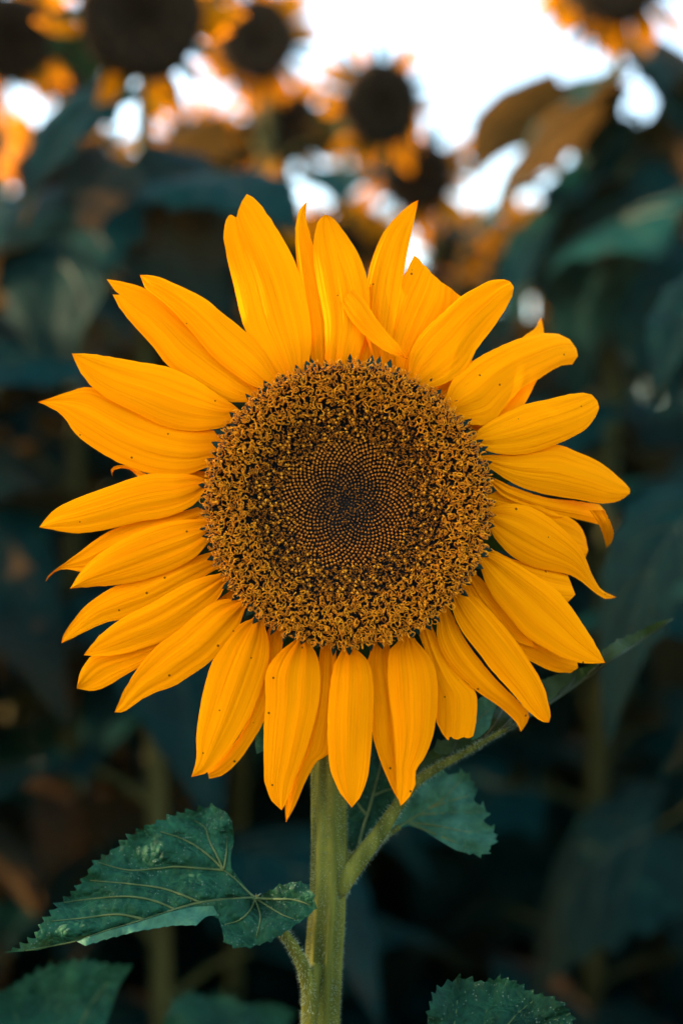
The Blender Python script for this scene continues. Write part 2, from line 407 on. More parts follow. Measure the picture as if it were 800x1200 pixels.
# (layer, tip bend in m, left edge root->tip, right edge root->tip, end polyline or None)
PET = [
 ('A', 0.0, 0.00, [(325,440),(305,415),(287,386),(274,335),(264,292),(262,272),(265,257)], [(362,432),(365,400),(362,365),(347,310),(330,277),(310,246),(297,231),(289,227)], [(265,257),(268,252),(271,251),(277,255),(279,246),(283,236),(289,227)]),
 ('B', 0.7, 0.004, [(366,428),(357,370),(348,310),(346,270),(350,247),(360,235)], [(392,426),(394,372),(378,318),(366,284),(361,266),(358,250),(360,235)], None),
 ('C', 0.1, 0.00, [(381,425),(380,380),(371,330),(367,292),(370,267),(375,256),(381,251)], [(418,425),(430,385),(433,345),(427,315),(417,292),(400,267),(390,255),(381,251)], None),
 ('C2',1.0, 0.00, [(408,428),(418,380),(424,350),(432,330)], [(440,428),(449,395),(444,360),(432,330)], None),
 ('T', -0.22, 0.00, [(478,421),(462,416),(449,410),(425,391),(410,374),(400,356)], [(478,421),(468,405),(456,392),(440,372),(426,350),(414,338)], [(400,356),(405,346),(414,338)]),
 ('E', 0.8, 0.006, [(436,432),(428,390),(427,350),(430,327),(438,297),(451,269),(466,252),(480,239),(490,234)], [(462,434),(460,395),(469,346),(476,302),(482,272),(487,250),(490,234)], None),
 ('E2',1.5, 0.00, [(446,432),(450,390),(460,350),(475,318)], [(488,442),(492,400),(490,350),(475,318)], None),
 ('F', 0.9, 0.00, [(456,437),(450,415),(451,396),(464,346),(476,318),(485,299)], [(488,447),(520,410),(545,372),(545,350)], [(485,299),(491,303),(497,312),(500,312),(506,321),(512,325),(515,329),(529,338),(535,344),(545,350)]),
 ('G', -0.4, 0.00, [(478,437),(480,415),(494,390),(520,365),(540,347),(557,337),(576,328),(590,327)], [(497,457),(520,450),(540,437),(551,424),(558,410),(579,382),(592,362),(600,347)], [(590,327),(597,329),(602,336),(600,347)]),
 ('G2',1.1, 0.00, [(503,455),(520,440),(540,425),(552,410)], [(517,468),(535,455),(552,430),(552,410)], None),
 ('H', -0.4, 0.028, [(520,468),(530,445),(552,424),(587,405),(616,394),(638,390),(654,391)], [(536,494),(556,498),(576,496),(590,478),(612,455),(631,444),(656,429),(670,427)], [(654,391),(667,397),(675,408),(677,417),(670,427)]),
 ('H2',1.5, 0.030, [(540,482),(570,430),(605,400),(622,388),(630,380),(631,375),(634,372)], [(572,500),(600,490),(614,474),(628,447),(638,418),(638,394),(636,381),(634,372)], None),
 ('I', -0.4, 0.012, [(553,512),(562,502),(580,490),(614,474),(641,468),(666,462),(683,460)], [(555,520),(572,529),(600,533),(625,530),(653,520),(669,513),(687,502),(698,488)], [(683,460),(693,462),(700,470),(702,478),(698,488)]),
 ('J', 0.0, 0.022, [(562,534),(595,532),(630,524),(653,521),(675,529),(700,540),(719,554),(733,567)], [(562,541),(581,554),(606,569),(637,579),(675,585),(706,590),(722,588),(732,583)], [(733,567),(738,573),(738,578),(732,583)]),
 ('K', 0.6, 0.028, [(571,558),(600,570),(640,583),(675,587),(702,591)], [(572,565),(587,580),(612,592),(637,600),(670,607),(690,612),(703,615)], [(702,591),(709,599),(711,609),(703,615)]),
 ('KT',0.8, 0.045, [(690,598),(700,612),(706,626),(709,636),(710,642)], [(708,598),(716,614),(719,626),(716,636),(710,642)], None),
 ('K3',1.0, 0.00, [(571,573),(590,578),(615,586),(640,596),(660,606)], [(573,592),(595,596),(620,604),(645,610),(660,606)], None),
 ('L', 0.0, 0.035, [(567,598),(580,594),(600,591),(618,593),(640,604),(662,622),(680,642),(689,662),(696,679),(706,692),(722,700)], [(568,612),(580,631),(597,650),(625,665),(650,670),(670,675),(685,685),(700,697),(710,702),(722,700)], None),
 ('L2',0.6, 0.025, [(573,594),(610,590),(650,600),(670,608),(680,617),(686,630)], [(575,610),(620,640),(660,664),(684,658)], [(686,630),(689,645),(684,658)]),
 ('M', 0.6, 0.008, [(565,638),(600,655),(640,666),(665,674)], [(572,655),(610,690),(640,708),(664,707)], [(665,674),(669,684),(674,697),(664,707)]),
 ('N', 0.0, 0.006, [(559,644),(588,652),(625,673),(650,690),(665,706),(681,729),(698,756),(709,777)], [(559,652),(565,674),(577,699),(596,723),(615,745),(637,759),(665,773),(690,778),(709,777)], None),
 ('O', 0.7, 0.016, [(549,672),(570,700),(610,740),(650,766),(676,775)], [(542,690),(565,730),(595,762),(621,775),(648,787),(668,789)], [(676,775),(677,783),(668,789)]),
 ('O2',0.9, 0.00, [(552,668),(575,690),(610,730),(628,760)], [(545,688),(570,720),(600,750),(628,760)], None),
 ('Q', 0.0, 0.004, [(527,699),(530,715),(541,740),(558,762),(577,787),(599,811),(618,833),(635,846),(643,847)], [(540,686),(569,710),(593,737),(610,759),(621,776),(635,800),(642,822),(645,839),(643,847)], None),
 ('R', 0.5, 0.010, [(511,722),(512,748),(522,773),(538,792),(558,810),(580,825),(596,838),(606,849),(610,858)], [(525,712),(545,750),(580,795),(610,825),(620,838),(617,848),(610,858)], None),
 ('S', 0.8, 0.004, [(488,738),(500,770),(508,810),(511,846)], [(506,734),(522,770),(543,797),(557,811),(559,825),(557,850),(554,863)], [(511,846),(518,860),(525,869),(527,862),(531,866),(536,867),(543,864),(549,866),(554,863)]),
 ('U', -0.2, 0.00, [(468,749),(457,761),(454,786),(456,817),(461,855),(464,905),(465,930),(469,945)], [(486,749),(504,771),(512,796),(512,830),(506,867),(495,892),(487,903),(487,917),(480,934),(469,945)], None),
 ('V', 0.6, 0.004, [(434,760),(430,780),(434,830),(437,864),(448,899),(458,922),(466,937)], [(456,756),(462,790),(470,850),(473,900),(470,925),(466,937)], None),
 ('W', -0.3, 0.00, [(401,760),(392,777),(387,802),(384,836),(384,871),(387,902),(397,927),(412,947)], [(417,760),(431,774),(437,799),(437,839),(434,886),(430,914),(422,934),(412,947)], None),
 ('X', 0.5, 0.006, [(374,768),(372,800),(365,840),(350,890),(336,930),(334,950),(335,964)], [(394,760),(394,820),(390,860),(385,884),(372,892),(360,912),(346,944),(335,964)], None),
 ('Y', -0.2, 0.00, [(346,749),(332,760),(320,772),(311,790),(311,820),(309,857),(309,895),(310,917),(319,940),(330,950)], [(360,749),(370,765),(375,787),(374,820),(367,852),(357,885),(346,912),(337,937),(330,950)], None),
 ('Z0',0.6, 0.004, [(314,738),(306,790),(282,860),(255,893),(243,904)], [(332,750),(328,790),(318,825),(307,850),(292,875),(277,895),(260,909),(245,913)], [(243,904),(245,913)]),
 ('Z', 0.0, 0.00, [(297,724),(282,731),(262,750),(250,772),(240,802),(234,832),(230,862),(230,890),(224,911)], [(310,727),(315,752),(314,780),(307,805),(295,835),(280,862),(262,887),(242,906),(224,911)], None),
 ('AA',0.0, 0.00, [(280,700),(254,704),(229,721),(207,740),(185,756),(163,781),(147,806),(134,835)], [(288,712),(280,734),(249,773),(229,788),(204,804),(179,813),(160,824),(144,835),(134,835)], None),
 ('AB',0.8, 0.004, [(262,698),(200,740),(150,760),(112,766),(102,774),(94,788),(90,807)], [(264,716),(220,748),(185,770),(163,782),(144,793),(122,806),(107,810),(90,807)], None),
 ('AC',0.2, 0.00, [(260,671),(235,677),(210,688),(179,706),(144,724),(122,740),(107,756),(98,768)], [(266,684),(254,704),(225,732),(190,752),(169,759),(151,765),(122,769),(98,768)], None),
 ('AD',0.5, 0.00, [(250,646),(220,655),(190,668),(160,680),(135,687),(116,698),(97,713),(83,731),(74,745),(72,754)], [(252,668),(210,694),(180,712),(148,725),(126,729),(107,737),(85,748),(72,754)], None),
 ('AE',0.0, 0.00, [(246,608),(216,609),(188,614),(158,625),(131,639),(111,653),(95,669),(82,690)], [(250,630),(232,650),(210,664),(183,675),(158,682),(133,686),(103,688),(82,690)], None),
 ('AF',0.6, 0.008, [(243,592),(210,600),(170,608),(133,620),(111,633),(89,650),(70,664),(57,674),(53,682)], [(246,606),(200,628),(150,655),(112,671),(94,670),(74,667),(63,671),(53,682)], None),
 ('AG',0.0, 0.00, [(240,561),(224,556),(202,556),(177,555),(150,562),(122,572),(92,583),(67,595),(54,607),(46,618)], [(242,573),(232,587),(216,598),(191,607),(164,611),(133,619),(111,623),(89,625),(67,622),(46,618)], None),
 ('AH',0.4, 0.004, [(258,506),(220,500),(160,478),(109,454),(96,454),(77,460),(44,471)], [(246,547),(220,556),(190,557),(164,552),(137,541),(111,526),(89,509),(74,488),(58,477),(44,471)], None),
 ('AI',0.0, 0.00, [(272,473),(255,462),(230,445),(197,430),(164,424),(130,418),(100,414),(84,414)], [(278,489),(265,499),(242,504),(212,504),(186,497),(156,482),(126,467),(109,454),(96,439),(89,426),(84,414)], None),
 ('AJ',0.5, 0.004, [(303,456),(280,430),(230,385),(190,350),(171,338),(152,332),(140,329),(125,327)], [(298,472),(272,471),(245,460),(220,445),(197,429),(179,406),(160,385),(141,362),(132,345)], [(125,327),(130,334),(135,341),(142,345),(132,345)]),
 ('AK',0.0, 0.00, [(327,443),(310,411),(286,387),(265,370),(239,349),(209,334),(182,323),(164,322)], [(316,454),(302,455),(272,437),(250,419),(227,392),(200,362),(180,345),(171,338),(164,322)], None),
 ('CU',1.3, 0.004, [(235,552),(190,560),(168,554),(154,547),(140,545),(130,550),(132,559)], [(236,560),(190,568),(165,560),(153,550),(141,549),(134,552),(134,559)], None),
]

def petal_depth(r):
    return 0.011 + 0.00003 * (r - 165) 

NR, NC = 30, 17
for idx, (pid, L, bend, le, ri, end) in enumerate(PET):
    rnd = random.Random(idx * 7 + 3)
    c = Vector((CX, CY))
    def inward(p, d=13):
        p = Vector(p)
        return tuple(p + (c - p).normalized() * d)
    if pid not in ('T', 'KT'):
        le = [inward(le[0])] + le
        ri = [inward(ri[0])] + ri
    Lc = catmull(le, NR)
    Rc = catmull(ri, NR)
    if end is None:
        Ec = [Lc[-1].copy() for _ in range(NC)]
    else:
        Ec = linear(end, NC)
    Bc = linear([Lc[0], Rc[0]], NC)
    verts, uvs = [], []
    gro = [(rnd.uniform(0.2, 0.42), rnd.uniform(0.5, 1)), (rnd.uniform(0.55, 0.8), rnd.uniform(0.5, 1))]
    sd = Vector((idx * 3.7, 1.3 * idx, 0))
    length = (Lc[-1] - Lc[0]).length * S0
    for i in range(NR):
        t = i / (NR - 1)
        wid = (Rc[i] - Lc[i]).length * S0
        for k in range(NC):
            u = k / (NC - 1)
            p = (1-u) * Lc[i] + u * Rc[i] + (1-t) * Bc[k] + t * Ec[k] \
                - ((1-u)*(1-t)*Lc[0] + u*(1-t)*Rc[0] + (1-u)*t*Lc[-1] + u*t*Rc[-1])
            r = (p - c).length
            y = petal_depth(r) + 0.007 * L + bend * t ** 3
            if pid == 'T': y -= 0.006 * (1 - t) ** 1.5
            # gentle cup across the blade, two or three long folds, soft waviness
            y += 0.11 * wid * (2*u - 1) ** 2 * (0.4 + 0.6 * math.sin(math.pi * min(t*1.1, 1)))
            for g, ga in gro:
                y += 0.0009 * ga * math.exp(-((u - g) / 0.085) ** 2) * (1 - t) ** 0.5
            y += 0.0022 * noise.noise(Vector((u * 1.3, t * 2.3, 0)) + sd) * t
            y += 0.0004 * noise.noise(Vector((u * 9, t * 1.2, 5)) + sd)
            # ragged rim
            if k in (0, NC-1) and 2 < i < NR-1:
                p = p + Vector((noise.noise(Vector((i*0.9, k, idx))), noise.noise(Vector((i*0.9, k+9, idx))))) * 0.7
            verts.append(P(p.x, p.y, y) - ROOT)
            uvs.append((u, t))
    faces = []
    for i in range(NR - 1):
        for k in range(NC - 1):
            a = i * NC + k
            faces.append((a, a + 1, a + NC + 1, a + NC))
    o = obj('petal', verts, faces, M['petal'], flower)
    uv_set(o, uvs)

# --- disc: receptacle, buds, anthers, curled stigmas
def disc_y(r):
    q = min(r / RD, 1.15)
    return 0.0042 - 0.0075 * math.sin(min(q * 1.45, 1.57)) ** 2 + 0.016 * max(q - 0.72, 0) ** 1.3
def disc_normal(a, r):
    s = (disc_y(r + 1) - disc_y(r - 1)) / (2 * S0)
    n = Vector((s * math.cos(a) , -1, -s * math.sin(a)))
    return n.normalized()
def disc_pt(a, r, lift=0.0):
    b = P(CX + r * math.cos(a), CY + r * math.sin(a), disc_y(r))
    n = disc_normal(a, r)
    return b + n * lift, n

verts, faces = [], []
NA = 96
rings = [0.5] + [RD * i / 24 for i in range(1, 25)]
for r in rings:
    for k in range(NA):
        p, n = disc_pt(2 * math.pi * k / NA, r)
        verts.append(p - ROOT)
# back of the head, tapering to the neck
cen = P(CX, CY, 0)
back = [(168, 0.017), (160, 0.026), (140, 0.036), (110, 0.044), (75, 0.050), (40, 0.054), (8, 0.056)]
for r, y in back:
    for k in range(NA):
        a = 2 * math.pi * k / NA
        verts.append(P(CX + r * math.cos(a), CY + r * math.sin(a), 0) + Vector((0, y, 0)) - ROOT)
for i in range(len(rings) + len(back) - 1):
    for k in range(NA):
        k2 = (k + 1) % NA
        faces.append((i*NA + k, (i+1)*NA + k, (i+1)*NA + k2, i*NA + k2))
disc = obj('seed_disc', verts, faces, M['disc'], flower)
disc.data.materials.append(M['bract'])
for p in disc.data.polygons:
    if p.index >= (len(rings)) * NA: p.material_index = 1

GA = math.pi * (3 - math.sqrt(5))
NF = 4000
buds, anth, stig = MB(), MB(), MB()
rng = random.Random(5)
def frame(n):
    a = n.cross(Vector((0, 0, 1)))
    if a.length < 0.05: a = n.cross(Vector((1, 0, 0)))
    a.normalize()
    return a, n.cross(a).normalized()
def frustum(c, n, r0, r1, h, sides, rot, topr=0.0):
    a, b = frame(n)
    v, f = [], []
    levels = [(r0, 0), (r1, h)] + ([(topr, h * 1.25)] if topr else [])
    for r, z in levels:
        for k in range(sides):
            an = rot + 2 * math.pi * k / sides
            v.append(c + n * z + (a * math.cos(an) + b * math.sin(an)) * r)
    m = len(levels)
    for j in range(m - 1):
        for k in range(sides):
            k2 = (k + 1) % sides
            f.append((j*sides + k, j*sides + k2, (j+1)*sides + k2, (j+1)*sides + k))
    f.append(tuple((m-1)*sides + k for k in range(sides)))
    return v, f
def curl(c, n, out, turn, rad, thick, tilt, segs=7):
    """an arm that leaves the style, arches over and curls back"""
    side = n.cross(out).normalized()
    path = []
    for i in range(segs + 1):
        t = i / segs
        an = turn * t
        d = out * math.sin(an) * rad + n * (rad * 0.9 * (1 - math.cos(an)) * 0.45 + rad * 0.4 * math.sin(math.pi * t * 0.6))
        d += side * rad * tilt * (1 - math.cos(an)) * 0.8
        path.append(c + d)
    rad_l = [thick * (1 - 0.45 * (i / segs)) for i in range(segs + 1)]
    return tube(path, rad_l, 4, caps=True)
def octa(c, r, st=1.0, n=Vector((0, -1, 0))):
    a, b = frame(n)
    v = [c + n * r * st, c + a * r, c + b * r, c - a * r, c - b * r, c - n * r * st]
    f = [(0,1,2),(0,2,3),(0,3,4),(0,4,1),(5,2,1),(5,3,2),(5,4,3),(5,1,4)]
    return v, f

for i in range(1, NF):
    q = (i / NF) ** 0.53
    r = q * (RD - 2)
    a = i * GA + 0.4
    r += rng.uniform(-0.35, 0.35)
    wob = 4.0 * noise.noise(Vector((math.cos(a) * 2.2, math.sin(a) * 2.2, 1.0)))
    rr = r + wob + rng.gauss(0, 5.0)
    base, n = disc_pt(a, r)
    base = base - ROOT
    radial = Vector((math.cos(a), 0, -math.sin(a)))
    tang = Vector((-math.sin(a), 0, -math.cos(a)))
    n = (n + 0.10 * Vector((rng.uniform(-1, 1), 0, rng.uniform(-1, 1)))).normalized()
    if rr < 76:
        s = 0.55 + 0.45 * min(r / 55, 1)
        h = 0.0016 + 0.0012 * min(r / 70, 1) + rng.uniform(-0.0003, 0.0003)
        tone = 0.02 + 0.46 * min(r / 78, 1) ** 1.3 + rng.uniform(-0.12, 0.22)
        buds.add(frustum(base, n, 0.00070 * s, 0.00060 * s, h, 5, rng.random() * 6, 0.00040 * s), max(0, min(1, tone)))
        if r < 26 and rng.random() < 0.5:
            d = (radial * rng.uniform(-1, 1) + tang * rng.uniform(-1, 1)).normalized()
            stig.add(curl(base + n * h, n, d, 1.6, rng.uniform(0.0008, 0.0022), 0.00016, rng.uniform(-0.5, 0.5), 5), rng.uniform(0, 0.35))
    elif rr < 116:
        f = (rr - 76) / 40
        h = 0.0030 + 0.0022 * f + rng.uniform(-0.0005, 0.0005)
        anth.add(frustum(base, n, 0.00055, 0.00042, h, 5, rng.random() * 6), 0.2)
        if rng.random() < 0.24:
            anth.add(octa(base + n * (h + 0.0004) + radial * rng.uniform(0, 0.0006), rng.uniform(0.00058, 0.00085), 1.4, n), rng.uniform(0.8, 1.0))
        else:
            anth.add(octa(base + n * h, 0.0005, 1.2, n), rng.uniform(0.0, 0.5))
        for j in range(3 if rng.random() < 0.6 else 2):
            d = (radial * rng.uniform(-1, 1) + tang * rng.uniform(-1, 1)).normalized()
            stig.add(curl(base + n * (h * rng.uniform(0.7, 1.0)), n, d, rng.uniform(1.8, 3.6), rng.uniform(0.0008, 0.0013), rng.uniform(0.00015, 0.00022), rng.uniform(-1, 1), 6), rng.uniform(0.05, 0.55))
    else:
        f = min((rr - 116) / 50, 1)
        h = 0.0052 + 0.0022 * math.sin(f * math.pi) + rng.uniform(-0.0010, 0.0010)
        nn = (n + radial * 0.35 * f).normalized()
        if rng.random() < 0.6:
            anth.add(frustum(base, nn, 0.00055, 0.00042, h * 0.8, 4, rng.random() * 6), rng.uniform(0.1, 0.4))
            anth.add(octa(base + nn * h * 0.8, 0.0005, 1.2, n), 0.62 + 0.3 * rng.random() if rng.random() < 0.10 else 0.3)
        else:
            anth.add(frustum(base, nn, 0.0004, 0.0003, h * 0.8, 4, 0), rng.uniform(0.1, 0.4))
        d0 = (radial * rng.uniform(-0.8, 1.1) + tang * rng.uniform(-1, 1)).normalized()
        arms = 3 if rng.random() < 0.3 else 2
        for j in range(arms):
            d = d0 if j == 0 else (-d0 + 0.5 * tang * rng.uniform(-1, 1)).normalized()
            stig.add(curl(base + nn * h * rng.uniform(0.82, 1.05), nn, d, rng.uniform(2.2, 4.6), rng.uniform(0.0009, 0.0016), rng.uniform(0.00021, 0.00031), rng.uniform(-1.1, 1.1), 7), min(1, max(0, rng.gauss(0.55, 0.22))))
        if rng.random() < 0.18:
            stig.add(tube([base + nn * h * 0.7, base + nn * (h + 0.0012), base + nn * (h + 0.0022) + radial * 0.0008], [0.0003, 0.00034, 0.0002], 4), rng.uniform(0.6, 1.0))
buds.build('bud_florets', M['bud'], disc, smooth=False, kind='stuff', attr=True)
anth.build('anthers', M['anther'], disc, smooth=False, kind='stuff', attr=True)
stig.build('stigmas', M['stigma'], disc, smooth=True, kind='stuff', attr=True)

# --- small dark scales between the disc and the petals, and green bracts behind
def blade(base, d, nrm, length, width, rows=7, curlb=0.0, cols=3):
    side = d.cross(nrm).normalized()
    v, f = [], []
    for i in range(rows):
        t = i / (rows - 1)
        w = width * (math.sin(math.pi * min(0.18 + 0.82 * t, 1)) ** 0.8) * (1 - 0.15 * t)
        if i == rows - 1: w = width * 0.02
        for k in range(cols):
            u = k / (cols - 1) * 2 - 1
            v.append(base + d * length * t + side * u * w * 0.5 - nrm * (curlb * t * t) - nrm * abs(u) * 0.12 * w)
    for i in range(rows - 1):
        for k in range(cols - 1):
            a = i * cols + k
            f.append((a, a + 1, a + cols + 1, a + cols))
    return v, f
for k in range(84):
    a = 2 * math.pi * (k + rng.uniform(-0.3, 0.3)) / 84
    b = P(CX + 158 * math.cos(a), CY + 158 * math.sin(a), 0.009 + rng.uniform(-0.001, 0.001)) - ROOT
    d = Vector((math.cos(a), 0.05, -math.sin(a))).normalized()
    v, f = blade(b, d, Vector((0, -1, 0)), rng.uniform(0.0045, 0.0085), rng.uniform(0.003, 0.0045), 5, -0.001)
    obj('scale', v, f, M['bract'], disc)
for k in range(34):
    a = 2 * math.pi * (k + rng.uniform(-0.3, 0.3)) / 34
    b = P(CX + 150 * math.cos(a), CY + 150 * math.sin(a), 0) + Vector((0, 0.036 + 0.004 * (k % 3), 0)) - ROOT
    d = Vector((math.cos(a), 0.14 * (k % 3), -math.sin(a))).normalized()
    v, f = blade(b, d, Vector((0, -1, 0)), rng.uniform(0.030, 0.046), rng.uniform(0.014, 0.019), 8, rng.uniform(-0.003, 0.006), 5)
    obj('bract', v, f, M['bract'], flower)
# the one bract tip that peeps out beneath the petals
v, f = blade(P(322, 842, 0.030) - ROOT, Vector((-0.45, 0.1, -0.9)).normalized(), Vector((0, -1, 0)), 0.020, 0.012, 8, 0.0, 5)
obj('bract', v, f, M['leaf_under'], flower)

# --- stem
stem_px = [(398, 600, 0.066), (394, 680, 0.070), (388, 780, 0.062), (386, 880, 0.050), (386, 960, 0.045), (386, 1020, 0.043), (383, 1080, 0.043), (379, 1140, 0.043), (376, 1200, 0.044), (374, 1400, 0.047)]
spath = [P(*p) for p in stem_px]
spath.append(Vector((spath[-1].x, 0.046, 0.45)))
spath.append(Vector((ROOT.x, ROOT.y, -0.06)))
sp = catmull(spath, 70)
rad = []
for p in sp:
    py = 600 - (p.z - H) / S0
    r = 0.0092 if py < 800 else 0.0079 if py < 1000 else 0.0079 + min((py - 1000) / 400, 1) * 0.0012
    if py < 700: r = 0.0125
    rad.append(r * (D + p.y) / D)
v, f = tube(rel(sp), rad, 56, flute=7, famp=0.10, wob=0.03)
stem = obj('stem', v, f, M['stem'], flower)

def hairs_on(path, radii, count, parent, seed, zmin=None, length=(0.0011, 0.0026)):
    rg = random.Random(seed)
    mb = MB()
    n = len(path)
    idxs = [i for i in range(n - 1) if zmin is None or path[i].z > zmin]
    for _ in range(count):
        i = rg.choice(idxs)
        t = rg.random()
        c = path[i].lerp(path[i+1], t)
        ax = (path[i+1] - path[i]).normalized()
        a, b = frame(ax)
        an = rg.uniform(0, 2 * math.pi)
        d = a * math.cos(an) + b * math.sin(an)
        r = radii[i] if hasattr(radii, '__len__') else radii
        root = c + d * r * 0.96
        d = (d + ax * rg.uniform(-0.5, 0.35) + Vector((rg.uniform(-.3, .3),) * 3)).normalized()
        l = rg.uniform(*length)
        w = d.cross(ax).normalized() * 0.00012
        w2 = ax * 0.00012
        tip = root + d * l
        mb.add(([root - w - ROOT, root + w - ROOT, root + w2 - ROOT, tip - ROOT], [(0, 1, 3), (1, 2, 3), (2, 0, 3)]))
    return mb.build('hairs', M['hair'], parent, smooth=False, kind='stuff')
hairs_on(sp, rad, 16000, stem, 2, zmin=H - 0.30)

# --- traced leaves of the main plant
def idw(ctrl, x, y):
    sw = sv = 0.0
    for cx, cy, v in ctrl:
        w = 1.0 / (((x - cx) ** 2 + (y - cy) ** 2) + 60.0) ** 1.5
        sw += w; sv += w * v
    return sv / sw

def seg_dist(p, a, b):
    ab = b - a
    t = max(0, min(1, (p - a).dot(ab) / max(ab.length_squared, 1e-9)))
    return (p - (a + ab * t)).length

def sheet(outline, ctrl, veins, mat, parent, name='leaf', teeth=0.0, spacing=6.0, relief=0.0016, seed=1, teeth_from=0, teeth_to=None, vein_r=(0.0007, 0.0002), vmat=None, vein_out=0.0003, ripple=0.0, tooth_len=13.0):
    """leaf blade from an outline in photo pixels with its own depth field; relief swells between the veins"""
    rg = random.Random(seed)
    pts = []
    m = len(outline)
    teeth_to = m if teeth_to is None else teeth_to
    area = sum(outline[i-1][0] * outline[i][1] - outline[i][0] * outline[i-1][1] for i in range(m))
    orient = 1 if area > 0 else -1
    for i in range(m):
        a, b = Vector(outline[i]), Vector(outline[(i+1) % m])
        L = (b - a).length
        k = max(1, int(L / 4.0))
        nrm = Vector(((b - a).y, -(b - a).x)).normalized() * orient
        if teeth and teeth_from <= i < teeth_to:
            nt_ = max(1, round(L / tooth_len))
            for j in range(nt_):
                ln = teeth * rg.uniform(0.6, 1.25)
                tdir = (b - a).normalized()
                t0 = j / nt_
                pts.append(a.lerp(b, t0) + nrm * ln * 0.55 + tdir * 1.2 * rg.uniform(-1, 1))
                pts.append(a.lerp(b, t0 + 0.22 / nt_) - nrm * ln * 0.45)
                pts.append(a.lerp(b, t0 + 0.6 / nt_) - nrm * ln * 0.12)
        else:
            for j in range(k):
                pts.append(a.lerp(b, j / k))
    nb = len(pts)
    xs = [p.x for p in pts]; ys = [p.y for p in pts]
    grid = []
    y = min(ys) + spacing * 0.5
    row = 0
    while y < max(ys):
        x = min(xs) + (spacing * 0.5 if row % 2 else 0)
        while x < max(xs):
            g = Vector((x + rg.uniform(-.25, .25) * spacing, y + rg.uniform(-.25, .25) * spacing))
            # inside test
            c = False
            for i in range(nb):
                p1, p2 = pts[i], pts[i-1]
                if (p1.y > g.y) != (p2.y > g.y) and g.x < (p2.x - p1.x) * (g.y - p1.y) / (p2.y - p1.y) + p1.x:
                    c = not c
            if c and min((g - q).length for q in pts) > spacing * 0.5:
                grid.append(g)
            x += spacing
        y += spacing * 0.87
        row += 1
    vs, es, fs, *_ = delaunay_2d_cdt(pts + grid, [(i, (i+1) % nb) for i in range(nb)], [], 1, 1e-5)
    vl = [[Vector(q) for q in pl] for pl in veins]
    def yv(p):
        d = 1e9
        for pl in vl:
            for a, b in zip(pl, pl[1:]):
                d = min(d, seg_dist(p, a, b))
        dd = min(d / 14.0, 1.0)
        yy = idw(ctrl, p.x, p.y) - relief * math.sin(dd * math.pi / 2)
        yy += ripple * noise.noise(Vector((p.x * 0.05, p.y * 0.05, seed)))
        return yy
    o = obj(name, [P(p.x, p.y, yv(p)) - ROOT for p in vs], [tuple(f) for f in fs], mat, parent)
    for j, pl in enumerate(vl):
        pp = catmull(pl, max(6, int(len(pl) * 5)))
        path = [P(p.x, p.y, yv(p) - vein_out) - ROOT for p in pp]
        k = len(path)
        s = 1.0 if j == 0 else 0.75
        r = [(vein_r[0] * (1 - i / (k-1)) + vein_r[1] * i / (k-1)) * s for i in range(k)]
        v, f = tube(path, r, 6)
        obj('vein', v, f, vmat or M['vein'], o)
    return o

def petiole(pxs, r0, r1, parent, seed, mat=None, n=26, hair=900):
    path = catmull([P(*p) for p in pxs], n)
    rr = [r0 + (r1 - r0) * (i / (n-1)) ** 0.75 for i in range(n)]
    v, f = tube(rel(path), rr, 16, flute=3, famp=0.06)
    o = obj('petiole', v, f, mat or M['stem'], parent)
    if hair: hairs_on(path, rr, hair, parent, seed)
    return o

def leaf_root(): 
    o = bpy.data.objects.new('leaf', None); COL.objects.link(o); o.parent = flower
    return o

# left leaf: the raised half
lf = sheet([(299,1053),(285,1036),(271,1018),(270,1005),(274,987),(272,963),(265,952),(248,944),(233,948),(218,950),(197,957),(170,969),(150,980),(141,987),(129,999),(109,1010),(104,1021),(96,1032),(89,1040),(84,1047),(66,1060),(60,1070),(51,1077),(46,1086),(42,1096),(25,1108),(4,1117),(45,1114),(90,1102),(125,1090),(160,1080),(200,1067),(230,1058),(265,1054)],
   [(299,1053,.022),(262,1020,.028),(272,970,.040),(235,948,.052),(150,980,.040),(90,1040,.028),(40,1095,.012),(4,1117,.000),(90,1102,.006),(160,1080,.010),(230,1058,.014),(200,1010,.030)],
   [[(299,1053),(265,1054.5),(230,1059),(200,1068),(160,1081),(125,1091),(90,1103),(30,1114.5)],
    [(299,1053),(289,1044),(275,1030),(262,1020)],
    [(262,1020),(235,1018),(205,1016),(185,1018),(150,1020),(115,1011)],
    [(262,1020),(254,1003),(245,985),(240,970),(228,962)],
    [(262,1020),(250,1008),(230,992),(210,982),(188,975)],
    [(262,1020),(265,1002),(266,982)],
    [(235,1058),(205,1046),(188,1041),(150,1036),(105,1032)],
    [(205,1066),(180,1056),(150,1051),(105,1054),(75,1058)],
    [(170,1078),(140,1072),(100,1076),(60,1080)]],
   M['leaf'], flower, teeth=6.5, teeth_from=7, teeth_to=26, seed=11, ripple=0.0045, vein_r=(0.0009, 0.0003), spacing=4.5, relief=0.0036, vein_out=0.0010)
